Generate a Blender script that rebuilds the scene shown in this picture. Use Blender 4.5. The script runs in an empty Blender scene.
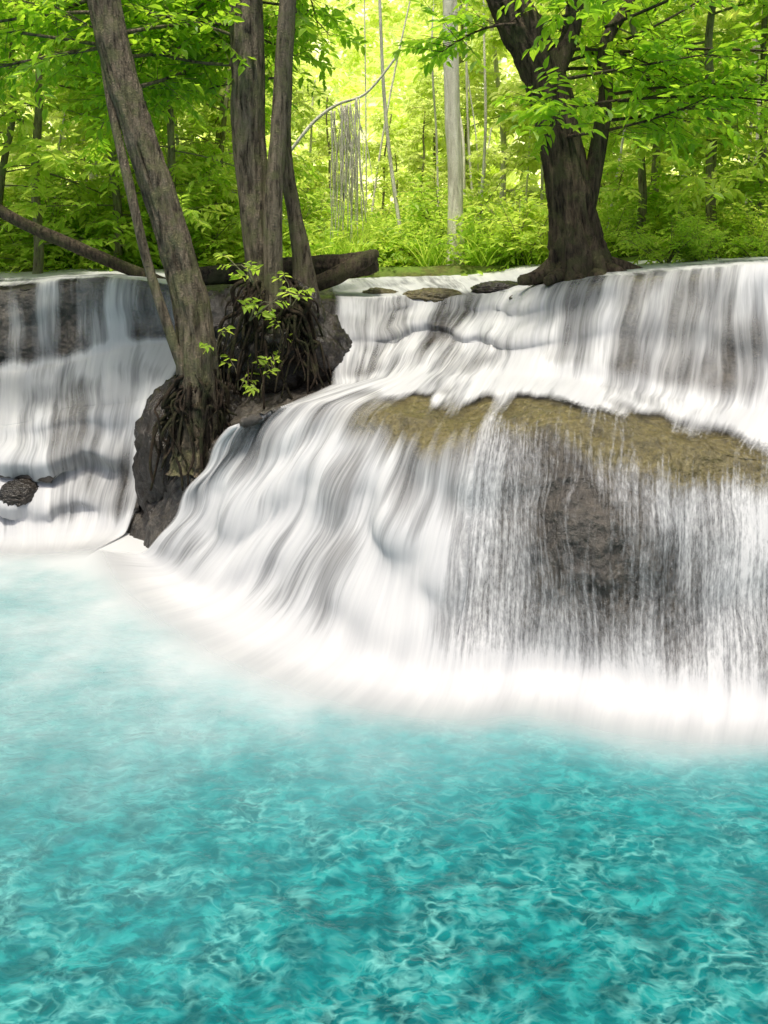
import bpy, math, random
import numpy as np
from mathutils import Vector
rng=np.random.default_rng(7); random.seed(7)
sc=bpy.context.scene; COL=sc.collection
sc.view_settings.view_transform='Standard'; sc.view_settings.look='None'; sc.view_settings.exposure=0

# ---------------- noise ----------------
def _h(ix,iy,iz):
    h=(ix*374761393+iy*668265263+iz*1442695041+12345)&0xffffffff
    h=((h^(h>>13))*1274126177)&0xffffffff
    h=((h^(h>>16))*2246822519)&0xffffffff
    return ((h^(h>>15))&0xffffff)/float(0xffffff)*2-1
def vn(p):
    p=np.asarray(p,float); i=np.floor(p).astype(np.int64); f=p-i; f=f*f*f*(f*(f*6-15)+10)
    x,y,z=i[...,0],i[...,1],i[...,2]; fx,fy,fz=f[...,0],f[...,1],f[...,2]
    def L(a,b,t): return a+(b-a)*t
    return L(L(L(_h(x,y,z),_h(x+1,y,z),fx),L(_h(x,y+1,z),_h(x+1,y+1,z),fx),fy),
             L(L(_h(x,y,z+1),_h(x+1,y,z+1),fx),L(_h(x,y+1,z+1),_h(x+1,y+1,z+1),fx),fy),fz)
def fbm(p,o=4,g=.5):
    s=0;a=1;t=0
    for k in range(o):
        s=s+a*vn(p*(2.03**k)+17.3*k); t+=a; a*=g
    return s/t
def ss(a,b,x):
    t=np.clip((x-a)/(b-a),0,1); return t*t*(3-2*t)

# ---------------- mesh ----------------
def mk(name,V,F,mat=None,smooth=True,parent=None,attrs=None,uv=None):
    V=np.asarray(V,dtype=np.float32); me=bpy.data.meshes.new(name)
    Fs=F if isinstance(F,list) else [F]
    Fs=[np.asarray(f,dtype=np.int32) for f in Fs if len(f)]
    nl=sum(f.size for f in Fs); npoly=sum(len(f) for f in Fs)
    me.vertices.add(len(V)); me.vertices.foreach_set('co',V.ravel())
    me.loops.add(nl); me.polygons.add(npoly)
    vi=np.concatenate([f.ravel() for f in Fs]); me.loops.foreach_set('vertex_index',vi)
    tot=np.concatenate([np.full(len(f),f.shape[1],np.int32) for f in Fs])
    st=np.concatenate([[0],np.cumsum(tot)[:-1]]).astype(np.int32)
    me.polygons.foreach_set('loop_start',st); me.polygons.foreach_set('loop_total',tot)
    me.polygons.foreach_set('use_smooth',np.full(npoly,smooth,dtype=bool))
    me.update(calc_edges=True)
    if attrs:
        for k,a in attrs.items():
            at=me.attributes.new(k,'FLOAT','POINT'); at.data.foreach_set('value',np.asarray(a,np.float32).ravel())
    if uv is not None:
        l=me.uv_layers.new(name='flow'); l.data.foreach_set('uv',np.asarray(uv,np.float32)[vi].ravel())
    if mat: me.materials.append(mat)
    ob=bpy.data.objects.new(name,me); COL.objects.link(ob)
    if parent: ob.parent=parent
    return ob
def empty(name,loc,label,cat,group=None):
    o=bpy.data.objects.new(name,None); o.location=loc; COL.objects.link(o); o.empty_display_size=.2
    o['label']=label; o['category']=cat
    if group:o['group']=group
    return o
def tag(o,label,cat=None,kind=None,group=None):
    o['label']=label
    if cat:o['category']=cat
    if kind:o['kind']=kind
    if group:o['group']=group
def grid_faces(n,m,off=0):
    i=np.arange(n-1)[:,None]*m+np.arange(m-1)[None,:]
    return (np.stack([i,i+1,i+m+1,i+m],-1).reshape(-1,4)+off)
class Buf:
    def __init__(s): s.V=[];s.F=[];s.n=0
    def add(s,V,F): s.V.append(V); s.F.append(F+s.n); s.n+=len(V)
    def get(s): return np.concatenate(s.V),np.concatenate(s.F)
def cr(P,t):
    P=np.asarray(P,float); n=len(P); t=np.clip(t,0,n-1-1e-9); i=np.floor(t).astype(int); f=(t-i)[:,None]
    g=lambda k:P[np.clip(k,0,n-1)]
    a,b,c,d=g(i-1),g(i),g(i+1),g(i+2)
    return .5*((2*b)+(-a+c)*f+(2*a-5*b+4*c-d)*f**2+(-a+3*b-3*c+d)*f**3)
def tube(path,rad,seg=20,step=.06,amp=0.,freq=6.,seed=0.,flare=None):
    path=np.asarray(path,float); n0=len(path)
    Ln=np.linalg.norm(np.diff(path,axis=0),axis=1).sum(); n=max(4,int(Ln/step))
    t=np.linspace(0,n0-1,n); C=cr(path,t); R=np.interp(t,np.arange(n0),rad)
    T=np.gradient(C,axis=0); T/=np.linalg.norm(T,axis=1)[:,None]+1e-9
    ref=np.array([0.,1.,0.1]) if abs(T[0][1])<.8 else np.array([1.,0,0])
    N=[];p=ref
    for k in range(n):
        p=p-T[k]*np.dot(p,T[k]); p=p/(np.linalg.norm(p)+1e-9); N.append(p)
    N=np.array(N); B=np.cross(T,N)
    a=np.linspace(0,2*np.pi,seg,endpoint=False)
    d=N[:,None,:]*np.cos(a)[None,:,None]+B[:,None,:]*np.sin(a)[None,:,None]
    rr=np.repeat(R[:,None],seg,1)
    s=np.linspace(0,Ln,n)[:,None]+0*a[None]
    if amp>0:
        q=np.stack([np.cos(a)[None]*freq*.5+0*s,np.sin(a)[None]*freq*.5+0*s,s*freq*.16+seed],-1)
        rid=.45-np.abs(fbm(q,3))*2.2
        q2=np.stack([np.cos(a)[None]*.9+0*s,np.sin(a)[None]*.9+0*s,s*1.1+seed],-1)
        rr=rr*(1+amp*rid+.14*vn(q2))
    if flare: 
        k,h=flare; lob=.5+.5*np.cos(a*k+1.3*np.sin(2*a)+seed)
        rr=rr*(1+h*lob[None]*np.exp(-s/.35))
    V=(C[:,None,:]+d*rr[...,None]).reshape(-1,3)
    i=np.arange(n-1)[:,None]*seg; j=np.arange(seg)[None]; j2=(j+1)%seg
    F=np.stack([i+j,i+j2,i+seg+j2,i+seg+j],-1).reshape(-1,4)
    V=np.concatenate([V,[C[0],C[-1]]]); c0=n*seg; b=(n-1)*seg
    h=np.arange(0,seg-1,2)
    F0=np.stack([(h+2)%seg,h+1,h,np.full(len(h),c0)],-1)
    F1=np.stack([b+h,b+h+1,b+(h+2)%seg,np.full(len(h),c0+1)],-1)
    return V,np.concatenate([F,F0,F1])

# ---------------- materials ----------------
def newmat(n):
    m=bpy.data.materials.new(n); m.use_nodes=True; nt=m.node_tree; nt.nodes.clear()
    return m,nt,nt.nodes,nt.links
def noise(nt,vec,scale,detail=4,rough=.55,dist=0.):
    n=nt.nodes.new('ShaderNodeTexNoise'); n.inputs['Scale'].default_value=scale; n.inputs['Detail'].default_value=detail
    n.inputs['Roughness'].default_value=rough; n.inputs['Distortion'].default_value=dist
    if vec is not None: nt.links.new(vec,n.inputs['Vector'])
    return n.outputs['Fac']
def ramp(nt,fac,stops):
    r=nt.nodes.new('ShaderNodeValToRGB'); el=r.color_ramp.elements
    while len(el)<len(stops): el.new(.5)
    for e,(p,c) in zip(el,stops): e.position=p; e.color=(*c,1) if len(c)==3 else c
    nt.links.new(fac,r.inputs[0]); return r.outputs[0]
def math_(nt,op,a,b=None,c=None,clamp=False):
    n=nt.nodes.new('ShaderNodeMath'); n.operation=op; n.use_clamp=clamp
    for i,x in enumerate([a,b,c]):
        if x is None: continue
        if isinstance(x,(int,float)): n.inputs[i].default_value=x
        else: nt.links.new(x,n.inputs[i])
    return n.outputs[0]
def mixc(nt,f,a,b,bt='MIX'):
    n=nt.nodes.new('ShaderNodeMix'); n.data_type='RGBA'; n.blend_type=bt
    for k,x in ((0,f),(6,a),(7,b)):
        if isinstance(x,(int,float)): n.inputs[k].default_value=x
        elif isinstance(x,tuple): n.inputs[k].default_value=(*x,1)
        else: nt.links.new(x,n.inputs[k])
    return n.outputs[2]
def scalev(nt,v,s):
    m=nt.nodes.new('ShaderNodeMapping'); m.inputs['Scale'].default_value=s; nt.links.new(v,m.inputs[0]); return m.outputs[0]
def bump(nt,h,st,dist=.02):
    b=nt.nodes.new('ShaderNodeBump'); b.inputs['Strength'].default_value=st; b.inputs['Distance'].default_value=dist
    nt.links.new(h,b.inputs['Height']); return b.outputs[0]
def attr(nt,n):
    a=nt.nodes.new('ShaderNodeAttribute'); a.attribute_name=n; return a.outputs['Fac']
def out(nt,s):
    o=nt.nodes.new('ShaderNodeOutputMaterial'); nt.links.new(s,o.inputs[0])
def pos(nt): return nt.nodes.new('ShaderNodeNewGeometry').outputs['Position']
def princ(nt,col,rough,nrm=None,spec=.5,ior=None):
    p=nt.nodes.new('ShaderNodeBsdfPrincipled')
    if isinstance(col,tuple): p.inputs['Base Color'].default_value=(*col,1)
    else: nt.links.new(col,p.inputs['Base Color'])
    if isinstance(rough,(int,float)): p.inputs['Roughness'].default_value=rough
    else: nt.links.new(rough,p.inputs['Roughness'])
    p.inputs['Specular IOR Level'].default_value=spec
    if ior: p.inputs['IOR'].default_value=ior
    if nrm is not None: nt.links.new(nrm,p.inputs['Normal'])
    return p.outputs[0]

def rock_mat(name,moss=True,dark=(.018,.016,.013),light=(.17,.145,.115),rough=.32,fixed=None):
    m,nt,_,lk=newmat(name); P=pos(nt)
    n1=noise(nt,P,3.,8,.65,.3); n2=noise(nt,P,22.,6,.7); n3=noise(nt,scalev(nt,P,(14,14,2.5)),1.,5,.6)
    c=ramp(nt,n1,[(.3,dark),(.5,tuple((a+b)*.4 for a,b in zip(dark,light))),(.75,light)])
    c=mixc(nt,.6,c,ramp(nt,n2,[(.3,(.25,.25,.25)),(.7,(1.,1,1))]),'MULTIPLY')
    c=mixc(nt,.4,c,ramp(nt,n3,[(.35,(.3,.3,.3)),(.65,(1.,1,1))]),'MULTIPLY')
    if moss:
        mc=ramp(nt,n2,[(.3,(.045,.036,.012)),(.5,(.115,.094,.030)),(.7,(.20,.168,.068))])
        f=math_(nt,'MULTIPLY',attr(nt,'moss') if fixed is None else fixed,math_(nt,'MULTIPLY_ADD',n1,2.6,-.35,clamp=True),clamp=True)
        c=mixc(nt,f,c,mc)
    h=math_(nt,'ADD',n1,math_(nt,'MULTIPLY',n2,.5)); h=math_(nt,'ADD',h,math_(nt,'MULTIPLY',n3,.5))
    out(nt,princ(nt,c,rough,bump(nt,h,.9,.05),.6)); return m
M_rock=rock_mat('wet_cliff_rock'); M_boulder=rock_mat('dark_boulder_rock',False,(.006,.005,.004),(.07,.052,.036),.22)
M_mossrock=rock_mat('mossy_river_rock',True,fixed=.8)

def water_mat():
    m,nt,_,lk=newmat('silky_falling_water')
    uv=nt.nodes.new('ShaderNodeUVMap'); uv.uv_map='flow'; U=uv.outputs[0]
    w=nt.nodes.new('ShaderNodeTexNoise'); w.inputs['Scale'].default_value=.7; w.inputs['Detail'].default_value=2; lk.new(U,w.inputs['Vector'])
    vm=nt.nodes.new('ShaderNodeVectorMath'); vm.operation='MULTIPLY_ADD'; lk.new(w.outputs['Color'],vm.inputs[0]); vm.inputs[1].default_value=(.22,.0,0); lk.new(U,vm.inputs[2]); U2=vm.outputs[0]
    n1=noise(nt,scalev(nt,U2,(8,.55,1)),1.,3,.5); n2=noise(nt,scalev(nt,U2,(34,1.3,1)),1.,4,.6); n3=noise(nt,scalev(nt,U2,(2.6,.7,1)),1.,2,.5)
    n4=noise(nt,scalev(nt,U2,(52,14,1)),1.,4,.75)
    thin=attr(nt,'thin')
    s=math_(nt,'ADD',math_(nt,'MULTIPLY',n1,.38),math_(nt,'ADD',math_(nt,'MULTIPLY',n2,.26),math_(nt,'MULTIPLY',n3,.36)))
    s4=math_(nt,'ADD',math_(nt,'MULTIPLY',n2,.42),math_(nt,'MULTIPLY',n4,.58))
    ms=nt.nodes.new('ShaderNodeMix'); lk.new(math_(nt,'MULTIPLY',thin,.65),ms.inputs[0]); lk.new(s,ms.inputs[2]); lk.new(s4,ms.inputs[3]); s=ms.outputs[0]
    cov=attr(nt,'cover')
    a=math_(nt,'MULTIPLY_ADD',s,math_(nt,'MULTIPLY_ADD',thin,.8,2.8),math_(nt,'MULTIPLY_ADD',thin,-.4,-1.4))
    a=math_(nt,'ADD',a,math_(nt,'MULTIPLY_ADD',cov,1.75,-.5),clamp=True)
    a=math_(nt,'MULTIPLY_ADD',math_(nt,'MULTIPLY',a,a),.3,math_(nt,'MULTIPLY',a,.7),clamp=True)
    a=math_(nt,'MULTIPLY',a,attr(nt,'fade'))
    c=ramp(nt,s,[(.38,(.40,.412,.43)),(.49,(.49,.50,.515)),(.60,(.60,.605,.61))])  # grey to white streaks put the silky shading into the water colour
    c=mixc(nt,math_(nt,'MULTIPLY_ADD',cov,2.,-1.7,clamp=True),c,(.55,.556,.566))
    nb=bump(nt,s,.24,.05)
    d=princ(nt,c,.6,nb,.1)
    tr=nt.nodes.new('ShaderNodeBsdfTranslucent'); tr.inputs[0].default_value=(.8,.81,.82,1); lk.new(nb,tr.inputs['Normal'])
    m1=nt.nodes.new('ShaderNodeMixShader'); m1.inputs[0].default_value=.10; lk.new(d,m1.inputs[1]); lk.new(tr.outputs[0],m1.inputs[2])
    tp=nt.nodes.new('ShaderNodeBsdfTransparent')
    m2=nt.nodes.new('ShaderNodeMixShader'); lk.new(a,m2.inputs[0]); lk.new(tp.outputs[0],m2.inputs[1]); lk.new(m1.outputs[0],m2.inputs[2])
    out(nt,m2.outputs[0]); return m
M_water=water_mat()

def pool_mat():
    m,nt,_,lk=newmat('turquoise_pool_water'); P=pos(nt)
    w=nt.nodes.new('ShaderNodeTexNoise'); w.inputs['Scale'].default_value=5.; w.inputs['Detail'].default_value=2; lk.new(P,w.inputs['Vector'])
    vm=nt.nodes.new('ShaderNodeVectorMath'); vm.operation='MULTIPLY_ADD'; lk.new(w.outputs['Color'],vm.inputs[0]); vm.inputs[1].default_value=(.12,.12,0); lk.new(P,vm.inputs[2]); Q=vm.outputs[0]
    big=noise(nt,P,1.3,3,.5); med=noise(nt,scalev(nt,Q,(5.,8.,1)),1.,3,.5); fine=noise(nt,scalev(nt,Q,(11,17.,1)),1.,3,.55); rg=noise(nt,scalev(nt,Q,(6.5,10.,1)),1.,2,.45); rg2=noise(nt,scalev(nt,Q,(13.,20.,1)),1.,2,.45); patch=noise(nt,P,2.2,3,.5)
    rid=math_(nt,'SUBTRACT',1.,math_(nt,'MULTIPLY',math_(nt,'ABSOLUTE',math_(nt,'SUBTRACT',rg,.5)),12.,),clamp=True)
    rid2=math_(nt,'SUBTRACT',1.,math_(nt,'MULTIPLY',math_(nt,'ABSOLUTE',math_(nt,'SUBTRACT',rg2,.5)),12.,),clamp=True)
    base=ramp(nt,med,[(.38,(.0005,.050,.056)),(.46,(.001,.105,.112)),(.53,(.003,.160,.164)),(.62,(.018,.25,.24))])
    base=mixc(nt,ramp(nt,fine,[(.42,(.6,.6,.6)),(.50,(0,0,0))]),base,(.0006,.066,.074))
    base=mixc(nt,ramp(nt,big,[(.42,(0,0,0)),(.62,(.4,.4,.4))]),base,(.0008,.085,.092))
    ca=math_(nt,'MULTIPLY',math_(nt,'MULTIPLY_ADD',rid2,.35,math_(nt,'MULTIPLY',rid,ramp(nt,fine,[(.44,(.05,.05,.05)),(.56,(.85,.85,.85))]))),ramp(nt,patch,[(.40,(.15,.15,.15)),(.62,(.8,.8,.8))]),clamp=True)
    base=mixc(nt,ca,base,(.13,.41,.38))  # sun caustics and ripple highlights painted into the pool colour
    base=mixc(nt,attr(nt,'far'),base,(.002,.185,.193))
    halo=attr(nt,'halo'); base=mixc(nt,math_(nt,'MULTIPLY',halo,.85,clamp=True),base,(.045,.29,.31))
    f=attr(nt,'foam'); fn=noise(nt,P,2.2,5,.65)
    f=math_(nt,'ADD',f,math_(nt,'MULTIPLY',math_(nt,'SUBTRACT',fn,.5),math_(nt,'MULTIPLY',math_(nt,'MULTIPLY',f,2.6),math_(nt,'SUBTRACT',1.,f))),clamp=True)
    base=mixc(nt,f,base,(.52,.53,.54))
    h=math_(nt,'ADD',noise(nt,scalev(nt,Q,(4,6,1)),1.,3,.5),math_(nt,'MULTIPLY',fine,.5))
    b=nt.nodes.new('ShaderNodeBump'); b.inputs['Distance'].default_value=.06; lk.new(h,b.inputs['Height']); lk.new(math_(nt,'MULTIPLY_ADD',f,-.5,.5,clamp=True),b.inputs['Strength'])
    r=math_(nt,'MULTIPLY_ADD',f,.5,.10)
    out(nt,princ(nt,base,r,b.outputs[0],.45,1.33)); return m
M_pool=pool_mat()

def leaf_mat(name,c1,c2,tc1,tc2,tf=.5):
    m,nt,_,lk=newmat(name); g=nt.nodes.new('ShaderNodeNewGeometry')
    r=g.outputs['Random Per Island']; n=noise(nt,g.outputs['Position'],.8,3,.6)
    f=math_(nt,'MULTIPLY_ADD',n,1.6,-.55); f=math_(nt,'ADD',f,math_(nt,'MULTIPLY',r,.55),clamp=True)
    dc=mixc(nt,f,c1,c2); tc=mixc(nt,f,tc1,tc2)
    d=princ(nt,dc,.45,None,.35)
    t=nt.nodes.new('ShaderNodeBsdfTranslucent'); lk.new(tc,t.inputs[0])
    mx=nt.nodes.new('ShaderNodeMixShader'); mx.inputs[0].default_value=tf; lk.new(d,mx.inputs[1]); lk.new(t.outputs[0],mx.inputs[2])
    out(nt,mx.outputs[0]); return m
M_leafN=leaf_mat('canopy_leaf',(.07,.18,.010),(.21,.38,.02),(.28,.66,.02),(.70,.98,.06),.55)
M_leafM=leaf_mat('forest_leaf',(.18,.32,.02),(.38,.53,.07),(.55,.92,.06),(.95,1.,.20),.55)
M_leafF=leaf_mat('haze_paled_leaf',(.46,.62,.10),(.74,.84,.24),(.84,.99,.22),(1.,1.,.46),.5)  # leaf colours lighten from near to far to stand in for haze

def bark_mat(name,c1,c2,c3=None,sc_=1.):
    m,nt,_,lk=newmat(name); P=pos(nt)
    a=noise(nt,scalev(nt,P,(22*sc_,22*sc_,3.2*sc_)),1.,6,.65,.4); b=noise(nt,P,5.,4,.6); f=noise(nt,P,55.,3,.6)
    c=ramp(nt,a,[(.34,c1),(.6,c2)])
    if c3: c=mixc(nt,ramp(nt,b,[(.46,(0,0,0)),(.60,(.7,.7,.7))]),c,c3)
    c=mixc(nt,.4,c,ramp(nt,f,[(.3,(.4,.4,.4)),(.7,(1,1,1))]),'MULTIPLY')
    out(nt,princ(nt,c,.8,bump(nt,math_(nt,'ADD',a,math_(nt,'MULTIPLY',f,.3)),1.,.07),.2)); return m
M_bark=bark_mat('grey_brown_bark',(.028,.022,.014),(.27,.22,.155),(.19,.19,.09))
M_barkD=bark_mat('dark_bark',(.014,.011,.007),(.14,.105,.072),(.10,.10,.045))
M_barkB=bark_mat('forest_trunk_bark',(.10,.09,.05),(.38,.35,.22),(.28,.32,.13))
M_barkP=bark_mat('pale_bark',(.50,.46,.36),(.95,.91,.78),(.72,.69,.56),.5)
M_root=bark_mat('root_bark',(.006,.004,.003),(.065,.046,.030),(.035,.042,.014))

def ground_mat():
    m,nt,_,lk=newmat('leafy_forest_soil'); P=pos(nt)
    a=noise(nt,P,1.2,5,.6); b=noise(nt,P,14.,6,.7)
    c=ramp(nt,b,[(.3,(.03,.022,.012)),(.5,(.09,.07,.03)),(.7,(.17,.16,.05))]); c=mixc(nt,ramp(nt,a,[(.4,(0,0,0)),(.6,(.8,.8,.8))]),c,(.14,.25,.03))
    out(nt,princ(nt,c,.9,bump(nt,b,.8,.05),.2)); return m
M_ground=ground_mat()

# ---------------- cascade control net (metres) : rows = pool edge, lower lip, ledge back, upper lip, river bed
K=[
[(-5.6,8.9,0),(-5.9,9.7,1.2),(-6.1,10.2,1.6),(-6.3,10.6,2.6),(-7.5,14,2.7)],
[(-4.15,8.5,0),(-4.5,9.3,1.0),(-4.85,10.1,1.5),(-5.04,10.5,2.57),(-6.2,13.5,2.68)],
[(-3.5,8.5,0),(-3.69,9.3,1.2),(-3.96,10.1,1.62),(-4.12,10.5,2.66),(-5,13.2,2.7)],
[(-3.03,8.6,0),(-3.01,9.3,1.28),(-3.18,10.,1.82),(-3.3,10.4,2.66),(-3.9,13.,2.7)],
[(-2.78,8.6,0),(-2.52,9.2,1.36),(-2.38,9.8,1.85),(-2.5,10.3,2.56),(-2.8,13,2.7)],
[(-2.58,8.3,0),(-1.88,8.4,1.2),(-1.27,8.9,1.6),(-1.42,10,2.55),(-1.8,13,2.68)],
[(-2.44,8.0,0),(-1.39,7.7,1.42),(-.41,8.4,1.66),(-.42,10,2.45),(-.8,13,2.58)],
[(-1.86,7.31,0),(-.81,7.75,1.6),(-.05,8.35,1.73),(.32,10.15,2.46),(-.0,13,2.60)],
[(-.95,6.4,0),(.05,7.3,1.65),(.42,8.25,1.77),(1.05,10.0,2.48),(1.0,13,2.62)],
[(-.03,5.82,0),(.53,6.95,1.59),(.90,8.15,1.78),(1.5,9.7,2.54),(1.7,13,2.66)],
[(.61,5.69,0),(.99,6.85,1.66),(1.32,8.0,1.79),(1.82,9.15,2.64),(2.3,13,2.76)],
[(1.12,5.73,0),(1.5,6.8,1.74),(1.85,7.8,1.80),(2.32,8.65,2.76),(3.2,12.5,2.82)],
[(1.76,5.5,0),(2.16,6.5,1.64),(2.52,7.35,1.73),(3.1,8.1,2.87),(4.2,11.5,2.90)],
[(2.37,5.41,0),(2.8,6.3,1.53),(3.29,7.05,1.65),(3.79,7.9,2.94),(5.2,11.5,2.95)],
[(3.6,5.35,0),(4.2,6.2,1.47),(4.6,6.9,1.62),(5.2,7.8,2.96),(6.5,11.5,2.97)],
[(5.5,5.3,0),(6,6.2,1.4),(6.4,6.9,1.6),(6.8,7.8,2.96),(8,11.5,2.97)]]
K=np.array(K,float); NC=1150
ct=np.linspace(0,15,NC)
rows=[cr(K[:,r],ct) for r in range(5)]
ulen=np.concatenate([[0],np.cumsum(np.linalg.norm(np.diff((rows[1]+rows[0])*.5,axis=0),axis=1))])
def fall(top,bot,s,p1,p2,stepn,stepa,ph):
    s=s[None,:]
    b0,b1,b2,b3=(1-s)**3,3*s*(1-s)**2,3*s*s*(1-s),s**3
    h=b1*p1[:,:1]+b2*p2[:,:1]+b3; d=b1*p1[:,1:]+b2*p2[:,1:]+b3
    h=h+np.abs(np.sin(np.pi*s))**1.6*stepa[:,None]*np.sin(2*np.pi*stepn*d+ph[:,None])
    o=top[:,None,:]+(bot-top)[:,None,:]*h[...,None]
    o[...,2]=top[:,None,2]+(bot-top)[:,None,2]*d
    return o
def col(xs,ys): return np.interp(ct,xs,ys)
g1=lambda s_,o_=0:vn(np.stack([ulen*s_,0*ulen+o_,0*ulen],-1))
ph=1.5+2.6*g1(.8)+1.3*g1(2.1,5)
parts=[];rp=[]
s=np.linspace(0,1,60); parts.append(rows[4][:,None]+(rows[3]-rows[4])[:,None]*s[None,:,None]); rp.append(4-s)
s=np.linspace(0,1,150)[1:]
p1=np.stack([col([0,5,6,7,9,10.5,15],[.42,.42,.25,.12,.15,.3,.35]),col([0,5,6,7,9,10.5,15],[.02,.02,.05,.2,.18,.04,.02])],-1)
p2=np.stack([col([0,5,6,7,9,10.5,15],[.45,.45,.55,.50,.52,.55,.55]),col([0,5,6,7,9,10.5,15],[.95,.95,.95,.95,.95,.97,.97])],-1)
parts.append(fall(rows[3],rows[2],s,p1,p2,2.2,col([0,5,6.2,7,9.6,10.8,15],[.01,.02,.03,.07,.07,.025,.02]),2.2+2.6*g1(.7,3)+.9*g1(2.,8))); rp.append(3-s)
s=np.linspace(0,1,60)[1:]; parts.append(rows[2][:,None]+(rows[1]-rows[2])[:,None]*s[None,:,None]); rp.append(2-s)
s=np.linspace(0,1,190)[1:]
p1=np.stack([col([0,4,6,8.5,10,12,15],[.3,.3,.3,.35,.42,.45,.42]),col([0,4,6,8.5,10,12,15],[.1,.1,.06,.05,.08,.11,.08])],-1)
p2=np.stack([col([0,4,6,8.5,10,12,15],[.6,.6,.58,.58,.60,.62,.60]),col([0,4,6,8.5,10,12,15],[.88,.88,.94,.97,.97,.97,.97])],-1)
phl=ph+2.2*g1(1.3,12)
parts.append(fall(rows[1],rows[0],s,p1,p2,2.3,col([0,2.6,3.6,5,6.5,9.3,10.3,15],[.12,.12,.03,.03,.04,.035,.012,.015]),np.where(ct<4,phl,ph))); rp.append(1-s)
s=np.linspace(0,1,40)[1:]; dirn=(rows[0]-rows[1]); dirn[:,2]=0; dirn/=np.linalg.norm(dirn,axis=1)[:,None]
ap=rows[0][:,None]+dirn[:,None]*.75*s[None,:,None]; parts.append(ap); rp.append(-s*.3)
S=np.concatenate(parts,1); RP=np.concatenate(rp); NR=S.shape[1]
R=np.repeat(RP[None],NC,0); C=np.repeat(ct[:,None],NR,1)
def normals(S):
    a=np.gradient(S,axis=0); b=np.gradient(S,axis=1); n=np.cross(b,a); n/=np.linalg.norm(n,axis=2)[...,None]+1e-9
    return n*np.sign(n[...,2].mean())
nrm=normals(S)
vlen=np.concatenate([np.zeros((NC,1)),np.cumsum(np.linalg.norm(np.diff(S,axis=1),axis=2),1)],1)
Uc=np.repeat(ulen[:,None],NR,1)
steep=1-np.clip(nrm[...,2],0,1)
UV3=lambda a,b,o:np.stack([Uc*a,vlen*b,0*Uc+o],-1)
def box(c0,c1,r0,r1,sc_=.25,sr=.08): return ss(c0-sc_,c0+sc_,C)*(1-ss(c1-sc_,c1+sc_,C))*ss(r0-sr,r0+sr,R)*(1-ss(r1-sr,r1+sr,R))
cn=fbm(UV3(1.3,.8,9),3); cn2=fbm(UV3(3.5,1.3,29),3)
dome=np.exp(-(np.abs(C-11.35+cn*.7)/1.5)**3-(np.abs(R-.62+cn*.2)/.42)**3)
rel=fbm(S*1.0,3)*.13*(.25+steep)+fbm(UV3(1.1,.5,0),3)*.14*(.08+steep)
rel+=(.5-np.abs(vn(UV3(2.6,.30,4))))*.10*steep*np.where(C>9.7,.6,1)
rel+=.27*np.exp(-((C-11.2)/1.0)**2-((R-.55)/.30)**2)
rel*=1-.6*box(6.2,10,2.0,3.0)
rel*=1-.75*box(6,15.5,1.2,2.05,.3,.15)
fade=ss(0.0,.30,R)*(1-.6*np.exp(-((R-2.)/.1)**2))*(1-.6*ss(2.8,3.1,R)); rel*=fade
S1=S+nrm*rel[...,None]
nrm1=normals(S1)
cover=np.full_like(R,.86)
def setc(m,v):
    global cover
    cover=cover*(1-m)+v*m
setc(box(12.5,15.5,.25,.97),.72)
setc(dome,.36)
setc(box(8.3,9.7,.55,.98,.3,.12),.60)
setc(box(6.3,8.3,.6,.98,.3,.12),.74)
mossband=ss(7.0,8.3,C+cn*.8)*ss(.74,.94,R+cn*.2+cn2*.06-.05*ss(12,14,C))*(1-ss(1.15,1.7,R+cn*.4+cn2*.25))
setc(mossband,.16)
setc(box(9.75,10.1,.4,1.7,.14,.1)*.7,.85)
setc(box(6.5,15.5,1.5,2.12,.3,.2)*(1-mossband),.96)
setc(box(10.2,15.5,2.2,3.02,.3,.06),.70)
setc(box(-1,3.9,2.2,3.0,.3,.08),.40)
setc(box(-1,3.9,.2,2.05,.3,.1),.84)
setc(box(6.0,7.0,2.1,3.0,.3,.06),.60)
setc(box(7.0,9.6,2.1,2.9,.3,.1),.76)
setc(box(-1,15.5,-.4,.14,.3,.12),1.05)
strand=vn(UV3(5.5,.22,51))
cover+=(cn*.34+cn2*.20+strand*.10+strand*.30*box(-1,3.9,2.15,3.02)+strand*.12*box(10,15.5,2.15,3.02))*ss(.05,.3,R)*(1-.4*mossband)
dry=ss(3.9,4.2,C)*(1-ss(5.6,5.9,C))
cover=np.where(dry>.5,-1,cover*(1-dry)-.8*dry)
vfade=1-ss(.02,.28,-R)
thin=box(9.6,13.5,.15,1.3,.4,.12)
moss=np.clip(mossband*1.6+.5*box(7.5,15.5,.9,1.5,.4,.1)+.6*box(9,15.5,2.9,4.2),0,1)
prot=np.clip(1.15-cover,0.12,1)
rr=(fbm(S1*7,5)*.05+fbm(S1*2.5,3)*.03)*prot-.03
q=fbm(UV3(9,2,0),4)*.05*steep*prot
Srock=S1+nrm1*(rr+q)[...,None]
Srock[...,2]-=np.clip(-R,0,1)*2.5+.14*(1-ss(0,.14,R))
uvm=np.stack([Uc,vlen],-1).reshape(-1,2)
F=grid_faces(NC,NR)
rock=mk('cliff_rock',Srock.reshape(-1,3),F,M_rock,attrs={'moss':moss})
tag(rock,'wet brown limestone terraces with olive moss on the ledge',kind='structure')
st=vn(UV3(9,.5,2))*.022+vn(UV3(26,.9,7))*.008+vn(UV3(3.4,.5,3))*.035
Sw=S1+nrm1*(.03+st*(.2+steep)*(1-.7*thin)*ss(-.02,.2,R))[...,None]
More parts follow.
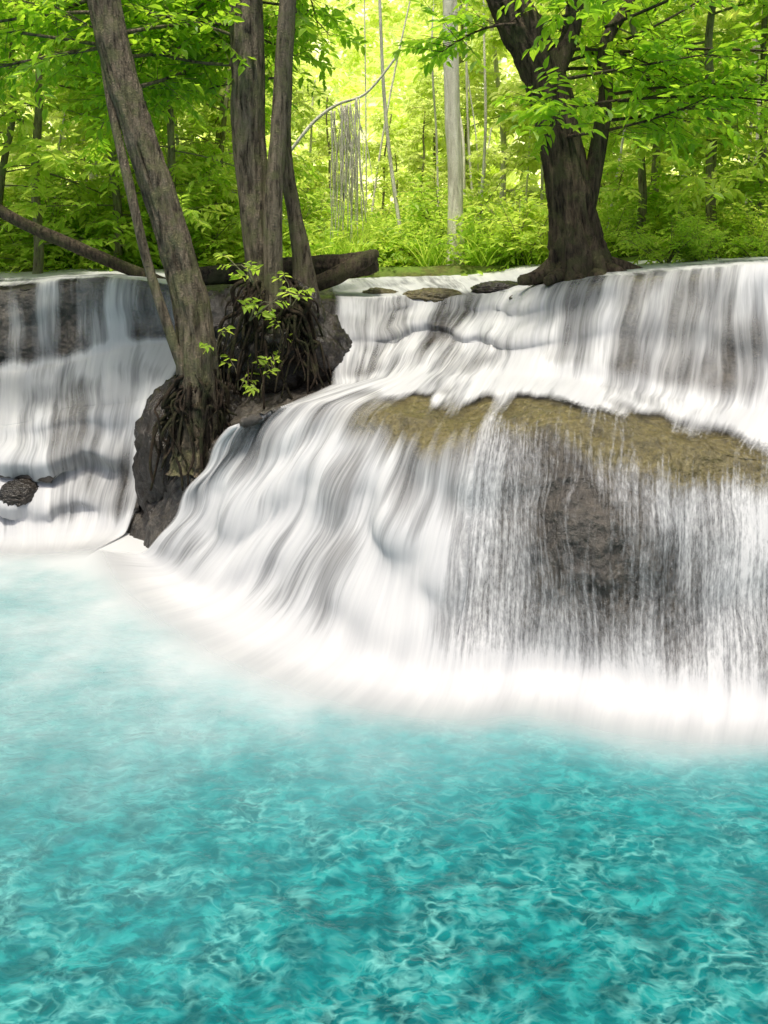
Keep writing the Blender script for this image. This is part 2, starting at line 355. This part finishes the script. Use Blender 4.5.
# smooth the join where the falling sheet turns flat onto the pool
wj=np.exp(-(R/.07)**2)[...,None]
for _ in range(60):
    m_=Sw.copy(); m_[:,1:-1]=(Sw[:,:-2]+Sw[:,2:])*.5; Sw=Sw*(1-wj)+m_*wj
Swf=Sw.reshape(-1,3)
fc=F[:,0]//NR; fr=F[:,0]%NR; cf=ct[fc]; rf=RP[fr]; wet=cover.reshape(-1)[F].max(1)>.0
def piece(name,mask,label):
    f=F[mask&wet]; u,inv=np.unique(f,return_inverse=True)
    o=mk(name,Swf[u],inv.reshape(-1,4),M_water,attrs={'cover':cover.reshape(-1)[u],'thin':thin.reshape(-1)[u],'fade':vfade.reshape(-1)[u]},uv=uvm[u])
    tag(o,label,kind='structure',cat='waterfall')
L=cf<5
piece('waterfall',L&(rf>=1.95)&(rf<=3.05),'thin white curtain of water over dark rock ledge')
piece('waterfall',L&(rf<1.95),'white stepped cascade tumbling into the pool')
piece('waterfall',~L&(rf<=1.05),'wide silky white waterfall over mossy dome rock')
piece('waterfall',~L&(rf>=1.95)&(rf<=3.05),'upper silky white waterfall below the big tree')
piece('stream_water',~L&(rf>1.05)&(rf<1.95),'white foaming stream crossing the middle terrace')
piece('river_water',(rf>3.05),'shallow pale river feeding the upper falls')

# ---------------- pool (ends under the foot of the rock)
gx=np.concatenate([np.linspace(-40,-6,30)[:-1],np.linspace(-6,6,330),np.linspace(6,40,30)[1:]])
gy=np.concatenate([np.linspace(-30,1.5,24)[:-1],np.linspace(1.5,9.6,230)])
X,Y=np.meshgrid(gx,gy,indexing='ij'); base=rows[0][::12,:2]
xy=np.stack([X,Y],-1).reshape(-1,2)
D=np.empty(len(xy))
for k in range(0,len(xy),20000):
    D[k:k+20000]=np.linalg.norm(xy[k:k+20000,None]-base[None],axis=2).min(1)
D=D.reshape(X.shape)
wd=np.interp(X,[-6,-3,-2,-1,0,.7,1.2,1.8,3,6],[1.6,1.55,1.35,.95,.62,.50,.46,.44,.44,.44])
nz=fbm(np.stack([X*1.1,Y*1.1,0*X],-1),3); Dn=np.maximum(D+nz*.4*ss(0,.6,D),0)
ybase=np.interp(X,rows[0][:,0],rows[0][:,1]); inside=Y>ybase
foam=np.exp(-(Dn/wd)**1.7); halo=np.exp(-(Dn/(wd*1.5+.3))**1.6)
foam=np.where(inside,1,foam); halo=np.where(inside,1,halo)
Z=.022*fbm(np.stack([X*2.5,Y*3.5,0*X],-1),3)*ss(.5,1.3,D)+.012
pool=mk('pool_water',np.stack([X,Y,Z],-1).reshape(-1,3),grid_faces(*X.shape),M_pool,attrs={'foam':foam,'halo':halo,'far':.38*ss(3.3,6.,Y)})
tag(pool,'clear turquoise pool with white foam under the falls',kind='structure',cat='water')

# ---------------- ground
gx=np.concatenate([np.linspace(-150,-20,20)[:-1],np.linspace(-20,20,140),np.linspace(20,150,20)[1:]])
gy=np.concatenate([np.linspace(-120,8,12)[:-1],np.linspace(8,40,150),np.linspace(40,250,20)[1:]])
X,Y=np.meshgrid(gx,gy,indexing='ij')
def gz(X,Y):
    top=2.74+.2*ss(1.5,4.5,X)+.015*np.maximum(Y-13,0)
    return -1.2+(top+1.2)*ss(10.6,13.,Y+1.2*ss(2.5,4,X))+.08*fbm(np.stack([X*.7,Y*.7,0*X],-1),3)
gr=mk('ground',np.stack([X,Y,gz(X,Y)],-1).reshape(-1,3),grid_faces(*X.shape),M_ground)
tag(gr,'leafy forest floor with green ground cover',kind='structure',cat='ground')
def gz1(x,y): return float(gz(np.array([x]),np.array([y]))[0])
# added slope behind the trees, coloured pale to stand in for sun glow
gx=np.linspace(-60,60,240); gy=np.linspace(25,62,110); X,Y=np.meshgrid(gx,gy,indexing='ij')
t=(Y-25)/37; P3=np.stack([X*.35,Y*.35,0*X],-1)
Z=2.4+26*t**.95+fbm(P3,4)*1.8*ss(0,.2,t)+.5*fbm(P3*5,3)*ss(0,.2,t)
m,nt,_,lk=newmat('glow_painted_slope'); P=pos(nt); a=noise(nt,P,1.6,6,.65); b=noise(nt,P,.25,3,.5)
c=ramp(nt,a,[(.34,(.62,.80,.20)),(.48,(.86,.95,.40)),(.62,(.97,.99,.60))]); c=mixc(nt,ramp(nt,b,[(.4,(.2,.2,.2)),(.6,(.85,.85,.85))]),c,(.99,.99,.70))  # near-white yellow mix paints the hazy glow into the base colour
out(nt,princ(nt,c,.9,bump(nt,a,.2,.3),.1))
hl=mk('glow_backdrop',np.stack([X,Y,Z],-1).reshape(-1,3),grid_faces(*X.shape),m); tag(hl,'added pale slope behind the forest, glow painted into its colour',kind='structure',cat='glow_backdrop')

# ---------------- boulders
def boulder(name,c,r,seed,label,amp=.20,group=None,mat=None):
    n,m=110,60
    a=np.linspace(0,2*np.pi,n,endpoint=False); b=np.linspace(.02,np.pi-.02,m)
    A,B=np.meshgrid(a,b,indexing='ij'); d=np.stack([np.sin(B)*np.cos(A),np.sin(B)*np.sin(A),np.cos(B)],-1)
    k=1+amp*fbm(d*1.6+seed,3)+amp*.5*(1-2*np.abs(fbm(d*3.5+seed,3)))+.08*fbm(d*10+seed,4)
    V=d*k[...,None]*np.array(r); 
    i=np.arange(n)[:,None]; j=np.arange(m-1)[None]; i2=(i+1)%n
    F=np.stack([i*m+j,i*m+j+1,i2*m+j+1,i2*m+j],-1).reshape(-1,4)
    o=mk(name,V.reshape(-1,3),F,mat or M_boulder); o.location=c
    tag(o,label,'rock',group=group); return o
boulder('boulder',(-2.28,8.85,.84),(.42,.46,.74),3.1,'tall dark wet boulder beneath the leaning tree')
boulder('boulder',(-1.86,8.8,.98),(.40,.42,.60),8.1,'dark wet boulder wedged under tree roots')
boulder('boulder',(-2.30,8.62,.22),(.26,.26,.30),31.,'low dark wet rock at the pool edge')
boulder('boulder',(-1.25,9.2,1.98),(.60,.55,.66),5.7,'dark root covered rock island between the falls')
boulder('boulder',(-.80,9.2,1.85),(.40,.45,.5),6.7,'dark rounded rock beside the white cascade')
boulder('boulder',(-1.85,9.5,2.0),(.5,.5,.6),9.2,'dark rock ledge behind the leaning tree')
boulder('boulder',(-4.02,8.8,.40),(.22,.22,.16),12.4,'small dark rock in the stepped cascade',amp=.12)
boulder('boulder',(1.5,10.3,2.55),(.35,.3,.11),14.4,'small flat dark rock at the river edge')
boulder('boulder',(.62,10.3,2.45),(.42,.25,.12),15.4,'flat mossy rock in the shallow river',mat=M_mossrock)
boulder('boulder',(-.05,10.6,2.46),(.25,.2,.10),18.4,'low mossy stone breaking the river surface',mat=M_mossrock)

# ---------------- leaves & trees
def leafV(p,d,n,L,w):
    d=d/(np.linalg.norm(d,axis=1)[:,None]+1e-9); sd=np.cross(d,n); sd/=np.linalg.norm(sd,axis=1)[:,None]+1e-9; up=np.cross(sd,d)
    L=L[:,None]; w=w[:,None]
    V=np.stack([p, p+d*L*.28-sd*w+up*w*.35, p+d*L*.62-sd*w*.85+up*w*.25, p+d*L-up*L*.14, p+d*L*.62+sd*w*.85+up*w*.25, p+d*L*.28+sd*w+up*w*.35],1)
    N=len(p); b=np.arange(N)[:,None]*6
    F=np.concatenate([b+np.array([0,3,2,1]),b+np.array([0,5,4,3])])
    return V.reshape(-1,3),F
def sprays(buf,o,d,nl,L,spread=.06,droop=.35,wr=.2,r=rng):
    T=len(o); d=d/(np.linalg.norm(d,axis=1)[:,None]+1e-9)
    t=(np.arange(nl)+.5)[None,:]*spread
    up=np.array([0,0,1.])+r.normal(0,.25,(T,3)); sd=np.cross(d,up); sd/=np.linalg.norm(sd,axis=1)[:,None]+1e-9
    P=o[:,None]+d[:,None]*t[...,None]; P[...,2]-=droop*.5*t**2/ (nl*spread)
    sg=np.where(np.arange(nl)%2==0,1,-1)[None,:,None]
    ld=d[:,None]*.55+sd[:,None]*sg*.85+r.normal(0,.22,(T,nl,3)); ld[...,2]-=droop
    nn=up[:,None]+r.normal(0,.35,(T,nl,3))
    LL=L*r.uniform(.65,1.25,(T*nl)); 
    V,F=leafV(P.reshape(-1,3),ld.reshape(-1,3),nn.reshape(-1,3),LL,LL*wr); buf.add(V,F)
def limbs_and_leaves(wood,leaf,starts,dirs,lens,rad,ntw,nl,L,droop=.35,tw_len=.3,wr=.22,seedr=rng):
    for s,d,ln,r0 in zip(starts,dirs,lens,rad):
        d=np.array(d,float); d/=np.linalg.norm(d); side=seedr.normal(0,.18,3)
        pts=[np.array(s)+d*ln*t+side*ln*t*t+np.array([0,0,-.12*ln*t*t]) for t in np.linspace(0,1,5)]
        V,F=tube(pts,np.linspace(r0,r0*.25,5),6,.15); wood.add(V,F)
        tt=seedr.uniform(.2,1.,ntw); C_=cr(np.array(pts),tt*4)
        td=d[None]*.6+seedr.normal(0,.65,(ntw,3)); td[:,2]*=.55
        td/=np.linalg.norm(td,axis=1)[:,None]
        off=seedr.uniform(0,tw_len,ntw)[:,None]
        for k in range(0,ntw):
            e=C_[k]+td[k]*(off[k]+nl*.05)
            a=C_[k]; u=np.cross(td[k],[0,0,1.]); u/=np.linalg.norm(u)+1e-9; w=r0*.12+.002; v=np.array([0,0,1.])
            VV=np.array([a+u*w,a-u*w*.5+v*w,a-u*w*.5-v*w,e+u*w*.4,e-u*w*.2+v*w*.4,e-u*w*.2-v*w*.4])
            wood.add(VV,np.array([[0,1,4,3],[1,2,5,4],[2,0,3,5]]))
        sprays(leaf,C_+td*off,td,nl,L,.05,droop,wr,seedr)
def hero(name,label,trunk_tubes,limbs,mat,leafmat,ntw=16,nl=9,L=.15,roots=None,rootmat=None,base=None):
    e=empty(name,base,label,'tree'); wood=Buf()
    for t in trunk_tubes:
        V,F=tube(*t[:2],**t[2]); wood.add(V,F)
    br=Buf(); lf=Buf()
    limbs_and_leaves(br,lf,*limbs,ntw,nl,L)
    for nm,bf,m_,sm in (('trunk',wood,mat,True),('branches',br,mat,True),('crown',lf,leafmat,False)):
        V,F=bf.get(); mk(nm,V-np.array(base),F,m_,sm,e)
    if roots:
        rb=Buf()
        for p,r_ in roots:
            V,F=tube(p,r_,8,.05,.15,8,seed=p[0][0]*7); rb.add(V,F)
        V,F=rb.get(); mk('root',V-np.array(base),F,rootmat or M_root,True,e)
    return e
def limbset(n,zf,xf,yf,ang,ln,rad,elev=(-.1,.5)):
    st,di,le,ra=[],[],[],[]
    for k in range(n):
        z=rng.uniform(*zf); st.append((xf(z),yf(z),z)); a=math.radians(rng.uniform(*ang)); e=rng.uniform(*elev)
        di.append((math.cos(a),math.sin(a),e)); le.append(rng.uniform(*ln)); ra.append(rad)
    return st,di,le,ra
def rootbunch(c,n,h,sp,seed):
    r=np.random.default_rng(seed); o=[]
    for k in range(n):
        a=r.uniform(0,2*np.pi); d=np.array([math.cos(a),math.sin(a)*.8]); 
        p=[];L_=r.uniform(.4,1.); wv=r.normal(0,.07,2)
        for t in np.linspace(0,1,7):
            q=np.array([c[0],c[1]])+d*(.08+sp*L_*t**.6)+wv*math.sin(t*6+k)+r.normal(0,.025,2)
            p.append((q[0],q[1],c[2]+h*.15*r.random()-h*L_*t**1.3))
        r0=r.uniform(.008,.034); o.append((p,np.linspace(r0,r0*.45,7)))
    return o
p1=[(-1.93,8.32,.85),(-1.92,8.3,1.2),(-1.93,8.3,1.75),(-2.01,8.3,2.58),(-2.27,8.3,3.46),(-2.53,8.3,4.24),(-2.79,8.35,5.07),(-2.97,8.4,5.9),(-3.15,8.5,7.)]
p1b=[(-2.0,8.2,1.7),(-2.2,8.15,2.3),(-2.42,8.15,3.0),(-2.62,8.2,3.8),(-2.85,8.3,4.7),(-3.0,8.4,5.6),(-3.2,8.4,6.8)]
hero('leaning_tree','leaning grey trunk tree gripping wet rock with roots',
 [(p1,[.25,.22,.195,.175,.163,.155,.15,.14,.11],dict(seg=56,step=.022,amp=.20,freq=12,seed=1,flare=(5,.5))),
  (p1b,[.055,.05,.045,.045,.04,.04,.03],dict(seg=14,step=.05,amp=.08,seed=4))],
 limbset(16,(4.8,6.4),lambda z:-2.5-.25*(z-4.2),lambda z:8.5,(40,190),(1.2,2.4),.026),M_bark,M_leafN,22,9,.15,
 roots=rootbunch((-1.95,8.3,1.7),64,1.1,.38,5),base=(-1.93,8.3,1.0))
hero('straight_tree','tall straight grey brown tree on the rock island',
 [([(-1.30,9.0,2.0),(-1.33,9.0,2.6),(-1.45,9.0,3.65),(-1.54,9.0,4.78),(-1.56,9.05,5.9),(-1.6,9.1,7.4)],[.22,.19,.18,.19,.18,.14],dict(seg=52,step=.025,amp=.14,freq=11,seed=11,flare=(4,.3)))],
 limbset(13,(5.1,6.6),lambda z:-1.56,lambda z:9.05,(40,200),(1.2,2.4),.024),M_bark,M_leafN,18,9,.15,
 roots=rootbunch((-1.25,9.0,2.65),95,1.2,.66,6),base=(-1.30,9.0,2.0))
hero('slender_tree','slender tree growing beside the straight trunk',
 [([(-1.20,8.75,2.1),(-1.21,8.75,2.6),(-1.21,8.75,3.64),(-1.14,8.8,4.74),(-1.06,8.8,5.84),(-.95,8.9,7.2)],[.12,.10,.092,.092,.09,.07],dict(seg=30,step=.03,amp=.10,freq=9,seed=21,flare=(4,.3)))],
 limbset(5,(5.5,6.6),lambda z:-1.06,lambda z:8.9,(50,180),(1.,2.),.02),M_bark,M_leafN,16,9,.15,
 roots=rootbunch((-1.1,8.85,2.45),75,1.1,.55,9),base=(-1.20,8.75,2.1))
hero('crooked_tree','crooked brown tree behind the slender trunk',
 [([(-.95,9.7,2.3),(-.98,9.7,2.9),(-1.10,9.7,3.6),(-1.22,9.7,4.3),(-1.18,9.7,5.4),(-1.1,9.8,7.)],[.18,.12,.09,.09,.08,.06],dict(seg=24,step=.04,amp=.1,freq=8,seed=31,flare=(4,.4)))],
 limbset(4,(5.1,6.4),lambda z:-1.15,lambda z:9.7,(90,180),(1.,2.),.02),M_bark,M_leafN,14,9,.15,base=(-.95,9.7,2.3))
rt=[]
for k,(dx,dy,ln) in enumerate([(-.75,-.25,1),(-.5,-.6,1),(.15,-.7,1),(.6,-.45,1),(.95,-.1,1.1),(.8,.5,1),(-.6,.5,1),(-.15,-.7,.9)]):
    b=np.array([2.32,9.55,3.12]); p=[b+np.array([dx*t*ln,dy*t*ln,-.42*t**.6+.03*math.sin(t*7+k)]) for t in np.linspace(0,1,7)]
    rt.append((p,np.linspace(.16,.05,7)))
lm=limbset(10,(4.7,6.4),lambda z:2.1-.32*(z-4.4),lambda z:9.5,(-50,70),(1.6,2.8),.028,(-.05,.35))
for s,d,l in [((2.6,9.4,4.9),(.9,-.5,.1),2.6),((2.6,9.4,5.4),(1,-.15,.05),3.2),((2.6,9.4,5.7),(.7,-.9,.15),3.0),((2.1,9.3,4.4),(.9,-.6,.05),2.0),((2.6,9.4,4.6),(1,.1,.1),2.8),((1.9,9.3,5.4),(.3,-1,.1),2.0),((2.0,9.2,4.7),(-.2,-.8,.1),.9),((1.7,9.3,5.7),(-1,-.2,.1),1.1)]:
    lm[0].append(s);lm[1].append(d);lm[2].append(l);lm[3].append(.024)
hero('big_forest_tree','massive dark leaning tree with flared roots above falls',
 [([(2.32,9.5,2.55),(2.30,9.5,2.95),(2.23,9.5,3.56),(2.09,9.5,4.39),(1.91,9.5,5.1),(1.64,9.5,5.69),(1.38,9.5,6.23),(1.,9.5,7.2)],[.48,.36,.27,.25,.24,.25,.21,.15],dict(seg=60,step=.025,amp=.24,freq=10,seed=41,flare=(6,.8))),
  ([(2.3,9.5,3.3),(2.45,9.45,3.9),(2.6,9.4,4.86),(2.60,9.4,5.5),(2.9,9.4,6.05),(3.1,9.4,6.9)],[.15,.11,.09,.08,.07,.05],dict(seg=20,step=.04,amp=.1,seed=44)),
  ([(1.95,9.5,5.0),(2.2,9.5,5.6),(2.3,9.5,6.3),(2.4,9.5,7.)],[.13,.10,.09,.07],dict(seg=20,step=.04,amp=.1,seed=47))],
 lm,M_barkD,M_leafN,22,9,.16,roots=rt,rootmat=M_barkD,base=(2.32,9.5,2.8))
zb=gz1(1.24,14)
hero('pale_trunk_tree','pale cream straight trunk tree beyond the river',
 [([(1.26,14,zb-.1),(1.24,14,4),(1.2,14,5.6),(1.15,14,7.2),(1.1,14,8.5)],[.17,.135,.13,.125,.1],dict(seg=24,step=.06,amp=.05,freq=5,seed=51,flare=(4,.4)))],
 limbset(3,(7.4,8),lambda z:1.15,lambda z:14,(20,90),(1.,1.8),.03),M_barkP,M_leafM,12,9,.17,base=(1.26,14,zb))

# ---------- background forest
def variant(seed,h,z0,nl_,ntw=15,L=.19,r0=.10,lean=.4,lens=(1.,2.4)):
    r=np.random.default_rng(seed); wood=Buf(); lf=Buf(); lx=r.normal(0,lean,2)
    P=[(lx[0]*t*t+r.normal(0,.06),lx[1]*t*t+r.normal(0,.06),-.2+h*t) for t in np.linspace(0,1,7)]
    V,F=tube(P,np.linspace(r0,r0*.4,7),12,.15,.08,6,seed); wood.add(V,F)
    br=Buf(); st=[];di=[];le=[];ra=[]
    for k in range(nl_):
        t=r.uniform(z0/h,1); c=cr(np.array(P),np.array([t*6]))[0]; a=r.uniform(0,2*np.pi)
        st.append(c); di.append((math.cos(a),math.sin(a),r.uniform(-.15,.5))); le.append(r.uniform(*lens)*(1.1-.5*t)); ra.append(r0*.22)
    limbs_and_leaves(br,lf,st,di,le,ra,ntw,9,L,.35,.35,.22,r)
    return wood.get(),br.get(),lf.get()
def meshes(v,bark,leaf):
    o=[]
    for nm,(V,F),m_,sm in zip(('trunk','branches','crown'),v,(bark,bark,leaf),(True,True,False)):
        ob=mk(nm,V,F,m_,sm); me=ob.data; bpy.data.objects.remove(ob); o.append((nm,me))
    return o
VN=[meshes(variant(100+i,6.3,.8,22,r0=.08),M_barkB,M_leafM) for i in range(3)]
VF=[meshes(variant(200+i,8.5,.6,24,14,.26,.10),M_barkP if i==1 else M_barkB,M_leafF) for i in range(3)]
def place(ms,x,y,s,name,label,cat,group,z=None,rz=None):
    e=empty(name,(x,y,gz1(x,y)-.03 if z is None else z),label,cat,group); e.scale=(s,s,s); e.rotation_euler=(0,0,rng.uniform(0,6.28) if rz is None else rz)
    for nm,me in ms:
        o=bpy.data.objects.new(nm,me); COL.objects.link(o); o.parent=e
r=np.random.default_rng(77)
spots=[(-5.4,12.4),(-4.4,13.2),(-6.6,13.5),(-3.4,13.0),(-3.0,15),(4.1,12.8),(4.9,11.8),(5.9,12.6),(6.8,11.5),(5.1,14.8),(-5.2,15.5),(-7.8,11.9),(7.9,13.5)]
for k,(x,y) in enumerate(spots):
    place(VN[k%3],x,y,r.uniform(.85,1.1),'forest_tree','young leafy green tree on the forest bank','tree','young trees behind the river')
k=0
for y in (17.5,20.5,24):
    n=int(5+y*.22)
    for i in range(n):
        x=(i+.5)/n*2-1; x=x*y*.60+r.normal(0,.8); dy=r.normal(0,.8); s_=r.uniform(.85,1.15)
        if abs(x/y+.02)<.11: continue
        place(VF[k%3],x,y+dy,s_,'sunlit_tree','bright yellow green sunlit tree deep in forest','tree','sunlit trees deep in the forest'); k+=1
for x,y,s_ in ((-1.4,21.5,.50),(.9,20,.44),(2.4,22,.62),(-.1,23.5,.48),(1.6,24.5,.62),(-2.4,24.5,.62),(.3,18,.30),(-.9,17.5,.32),(2.1,17.5,.34)):
    place(VF[k%3],x,y,s_,'sunlit_tree','bright yellow green sunlit tree deep in forest','tree','sunlit trees deep in the forest'); k+=1
def stem(seed,h):
    rr_=np.random.default_rng(seed); V,F=tube([(rr_.normal(0,.1),rr_.normal(0,.1),-.1),(rr_.normal(0,.15),0,h*.3),(rr_.normal(0,.2),0,h*.6),(rr_.normal(0,.4),0,h)],[.035,.03,.026,.015],8,.2,.05,5,seed)
    ob=mk('trunk',V,F,M_barkP); me=ob.data; bpy.data.objects.remove(ob); return me
SM=[stem(i,8) for i in range(4)]
for k in range(28):
    y=r.uniform(13.5,20); x=r.uniform(-.48,.48)*y
    o=bpy.data.objects.new('sapling_pole',SM[k%4]); COL.objects.link(o); o.location=(x,y,gz1(x,y)); o.rotation_euler=(0,r.normal(0,.07),r.uniform(0,6)); s=r.uniform(.5,1.2); o.scale=(s,s,1)
    tag(o,'thin bare sapling stem among forest leaves','sapling',group='thin sapling stems in the forest')
# hanging vines
vb=Buf()
for k in range(45):
    x0=-.62+r.normal(0,.12); x1=x0+r.normal(0,.10); y0=13.6+r.normal(0,.15); z0=5.5+(x0+.62)*.4; zl=r.uniform(2.9,4.2)
    V,F=tube([(x0,y0,z0),(x0*.6+x1*.4,y0,z0-.4),(x1,y0,(z0+zl)/2),(x1+r.normal(0,.05),y0,zl)],[.009,.009,.009,.005],5,.15); vb.add(V,F)
V,F=tube([(-1.6,13.6,4.7),(-1.2,13.6,5.2),(-.8,13.6,5.5),(-.3,13.6,5.7),(.2,13.6,6.3)],[.03,.028,.025,.02,.02],8,.1,.05); vb.add(V,F)
V,F=vb.get(); o=mk('hanging_vines',V,F,M_barkP); tag(o,'bundle of pale hanging vines over the river bank','vines')
def shrub(seed,n,R_,L,mat,h,ntw=12,nl=7):
    rr_=np.random.default_rng(seed); lf=Buf(); br=Buf(); st=[];di=[];le=[];ra=[]
    for k in range(n):
        a=rr_.uniform(0,6.28); st.append((0.05*math.cos(a),.05*math.sin(a),0)); di.append((math.cos(a)*rr_.uniform(.2,1),math.sin(a)*rr_.uniform(.2,1),rr_.uniform(.5,1.4))); le.append(rr_.uniform(.5,1)*h); ra.append(.012)
    limbs_and_leaves(br,lf,st,di,le,ra,ntw,nl,L,.3,.2 if ntw>5 else .03,.22,rr_)
    o=[]
    for nm,(V,F),m_,sm in zip(('stems','leaves'),(br.get(),lf.get()),(M_barkB,mat),(True,False)):
        ob=mk(nm,V,F,m_,sm); o.append((nm,ob.data)); bpy.data.objects.remove(ob)
    return o
SH=[shrub(300+i,14,.8,.13,M_leafM,1.3) for i in range(3)]
for k in range(50):
    y=r.uniform(12.8,18); x=r.uniform(-.56,.56)*y
    if -1.2<x<2.2 and y<14: y+=1.2
    place(SH[k%3],x,y,r.uniform(.6,1.5),'shrub','bright green leafy shrub on the forest floor','shrub','shrubs on the forest floor')
for k in range(9):
    x=3.6+k*.42; y=10.4+r.uniform(-.5,.9)
    place(SH[k%3],x,y,r.uniform(.4,.95),'shrub','bright green leafy shrub on the forest floor','shrub','shrubs on the forest floor',z=2.88)
SI=shrub(400,3,.5,.15,M_leafM,.9,3,4); SI2=shrub(401,2,.5,.14,M_leafM,.7,3,4)
for x,y,z,s in [(-1.45,8.45,2.35,1.),(-1.15,8.4,1.8,.9),(-1.0,8.45,2.5,.8),(-1.55,8.5,1.6,.8),(-1.35,8.4,2.75,.9),(-1.05,8.5,2.05,.7),(-1.75,8.3,2.0,.7),(-1.3,8.4,1.55,.7)]:
    place(SI if s>.85 else SI2,x,y,s*.8,'island_sapling','small bright green sapling rooted on the rocks','sapling','saplings on the rock island',z=z)
def tuft(seed):
    rr_=np.random.default_rng(seed); n=90; a=rr_.uniform(0,6.28,n); o=rr_.normal(0,.12,(n,3)); o[:,2]=0
    L=rr_.uniform(.4,1.1,n); e=rr_.uniform(.2,.9,n); w=.010+0*a; V=[]
    d=np.stack([np.cos(a),np.sin(a),0*a],-1); sd=np.stack([-np.sin(a),np.cos(a),0*a],-1)
    seg=5
    for s in range(seg+1):
        t=s/seg; c=o+d*(L*e*t)[:,None]; c[:,2]+=L*(t*1.1-.75*e*t*t); ww=(w*(1-t)+.001)[:,None]
        V+= [c-sd*ww,c+sd*ww]
    V=np.stack(V,1); m=2*(seg+1)
    F=np.concatenate([np.arange(n)[:,None]*m+np.array([2*s,2*s+1,2*s+3,2*s+2]) for s in range(seg)])
    ob=mk('grass',V.reshape(-1,3),F,M_leafM,False); me=ob.data; bpy.data.objects.remove(ob); return me
TF=[tuft(i) for i in range(3)]
for k in range(46):
    y=r.uniform(12.7,17); x=r.uniform(-.45,.5)*y if k>22 else r.uniform(-1.,3.)
    o=bpy.data.objects.new('grass_tuft',TF[k%3]); COL.objects.link(o); o.location=(x,y,gz1(x,y)-.02); s=r.uniform(.6,1.2); o.scale=(s,s,s); o.rotation_euler=(0,0,r.uniform(0,6))
    tag(o,'arching bright green sedge tuft near the river','grass',group='sedge tufts along the river')
b=Buf(); n=11000; x=r.uniform(-11,11,n); y=r.uniform(12.3,22,n); z=gz(x,y)+r.uniform(0,1,n)**2*.8
dd=r.normal(0,1,(n,3)); dd[:,2]=abs(dd[:,2])*.4
ok=~((x>-1)&(x<2.4)&(y<12.9+.4*np.sin(x*3))); sprays(b,np.stack([x,y,z],-1)[ok],dd[ok],5,.13,.05,.2,.25,r)
V,F=b.get(); o=mk('undergrowth',V,F,M_leafM,False); tag(o,'low green leafy undergrowth','undergrowth','stuff')
b=Buf(); n=6500; x=r.uniform(-26,26,n); y=r.uniform(26,46,n); z=2.6+26*((y-25)/37)**.95+r.uniform(-.3,1.5,n)
P=np.stack([x,y,z],-1)
sprays(b,P,r.normal(0,1,P.shape),6,.45,.14,.3,.28,r)
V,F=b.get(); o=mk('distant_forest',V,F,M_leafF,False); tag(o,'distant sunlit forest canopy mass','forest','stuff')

V,F=tube([(-2.5,10.3,2.72),(-1.6,10.4,2.80),(-.9,10.4,2.86),(-.35,10.3,2.88),(-.1,10.25,2.93)],[.12,.14,.15,.16,.13],28,.03,.16,9,61)
lg=mk('fallen_log',V,F,M_barkD); tag(lg,'thick dark fallen log lying across the river edge','log')
V,F=tube([(-.95,10.1,2.6),(-.6,10.05,2.75),(-.2,10.05,2.98),(-.08,10.1,3.05)],[.1,.12,.1,.03],20,.03,.14,8,66)
lg=mk('driftwood',V,F,M_barkD); tag(lg,'gnarled broken driftwood leaning on fallen log','driftwood')
V,F=tube([(-5.8,11,3.9),(-5.0,11,3.45),(-4.2,11,3.1),(-3.4,11.1,2.75),(-3.0,11.1,2.6)],[.09,.08,.09,.08,.06],14,.05,.12,8,71)
lg=mk('fallen_branch',V,F,M_barkD); tag(lg,'dark fallen branch slanting down to the river bank','branch')

# ---------------- light
w=bpy.data.worlds.new('World'); sc.world=w; w.use_nodes=True; nt=w.node_tree
sky=nt.nodes.new('ShaderNodeTexSky'); sky.sky_type='NISHITA'; sky.sun_disc=False
EL,AZ=math.radians(74),math.radians(198)
sky.sun_elevation=EL; sky.sun_rotation=AZ; sky.dust_density=6.; sky.air_density=1.
bg=nt.nodes['Background']; bg.inputs[1].default_value=.15; nt.links.new(sky.outputs[0],bg.inputs[0])
sd=Vector((math.sin(AZ)*math.cos(EL),math.cos(AZ)*math.cos(EL),math.sin(EL)))
l=bpy.data.lights.new('sun','SUN'); l.energy=4.0; l.angle=math.radians(6); l.color=(1,.94,.82)
lo=bpy.data.objects.new('sun',l); COL.objects.link(lo); lo.rotation_euler=(-sd).to_track_quat('-Z','Y').to_euler(); lo.location=(0,20,30)

cam=bpy.data.cameras.new('camera'); co=bpy.data.objects.new('camera',cam); COL.objects.link(co); sc.camera=co
co.location=(0,0,3.2); co.rotation_euler=(math.pi/2,0,0); cam.sensor_fit='VERTICAL'; cam.sensor_height=36; cam.sensor_width=27; cam.lens=28.125; cam.shift_y=-272/1024; cam.clip_end=600
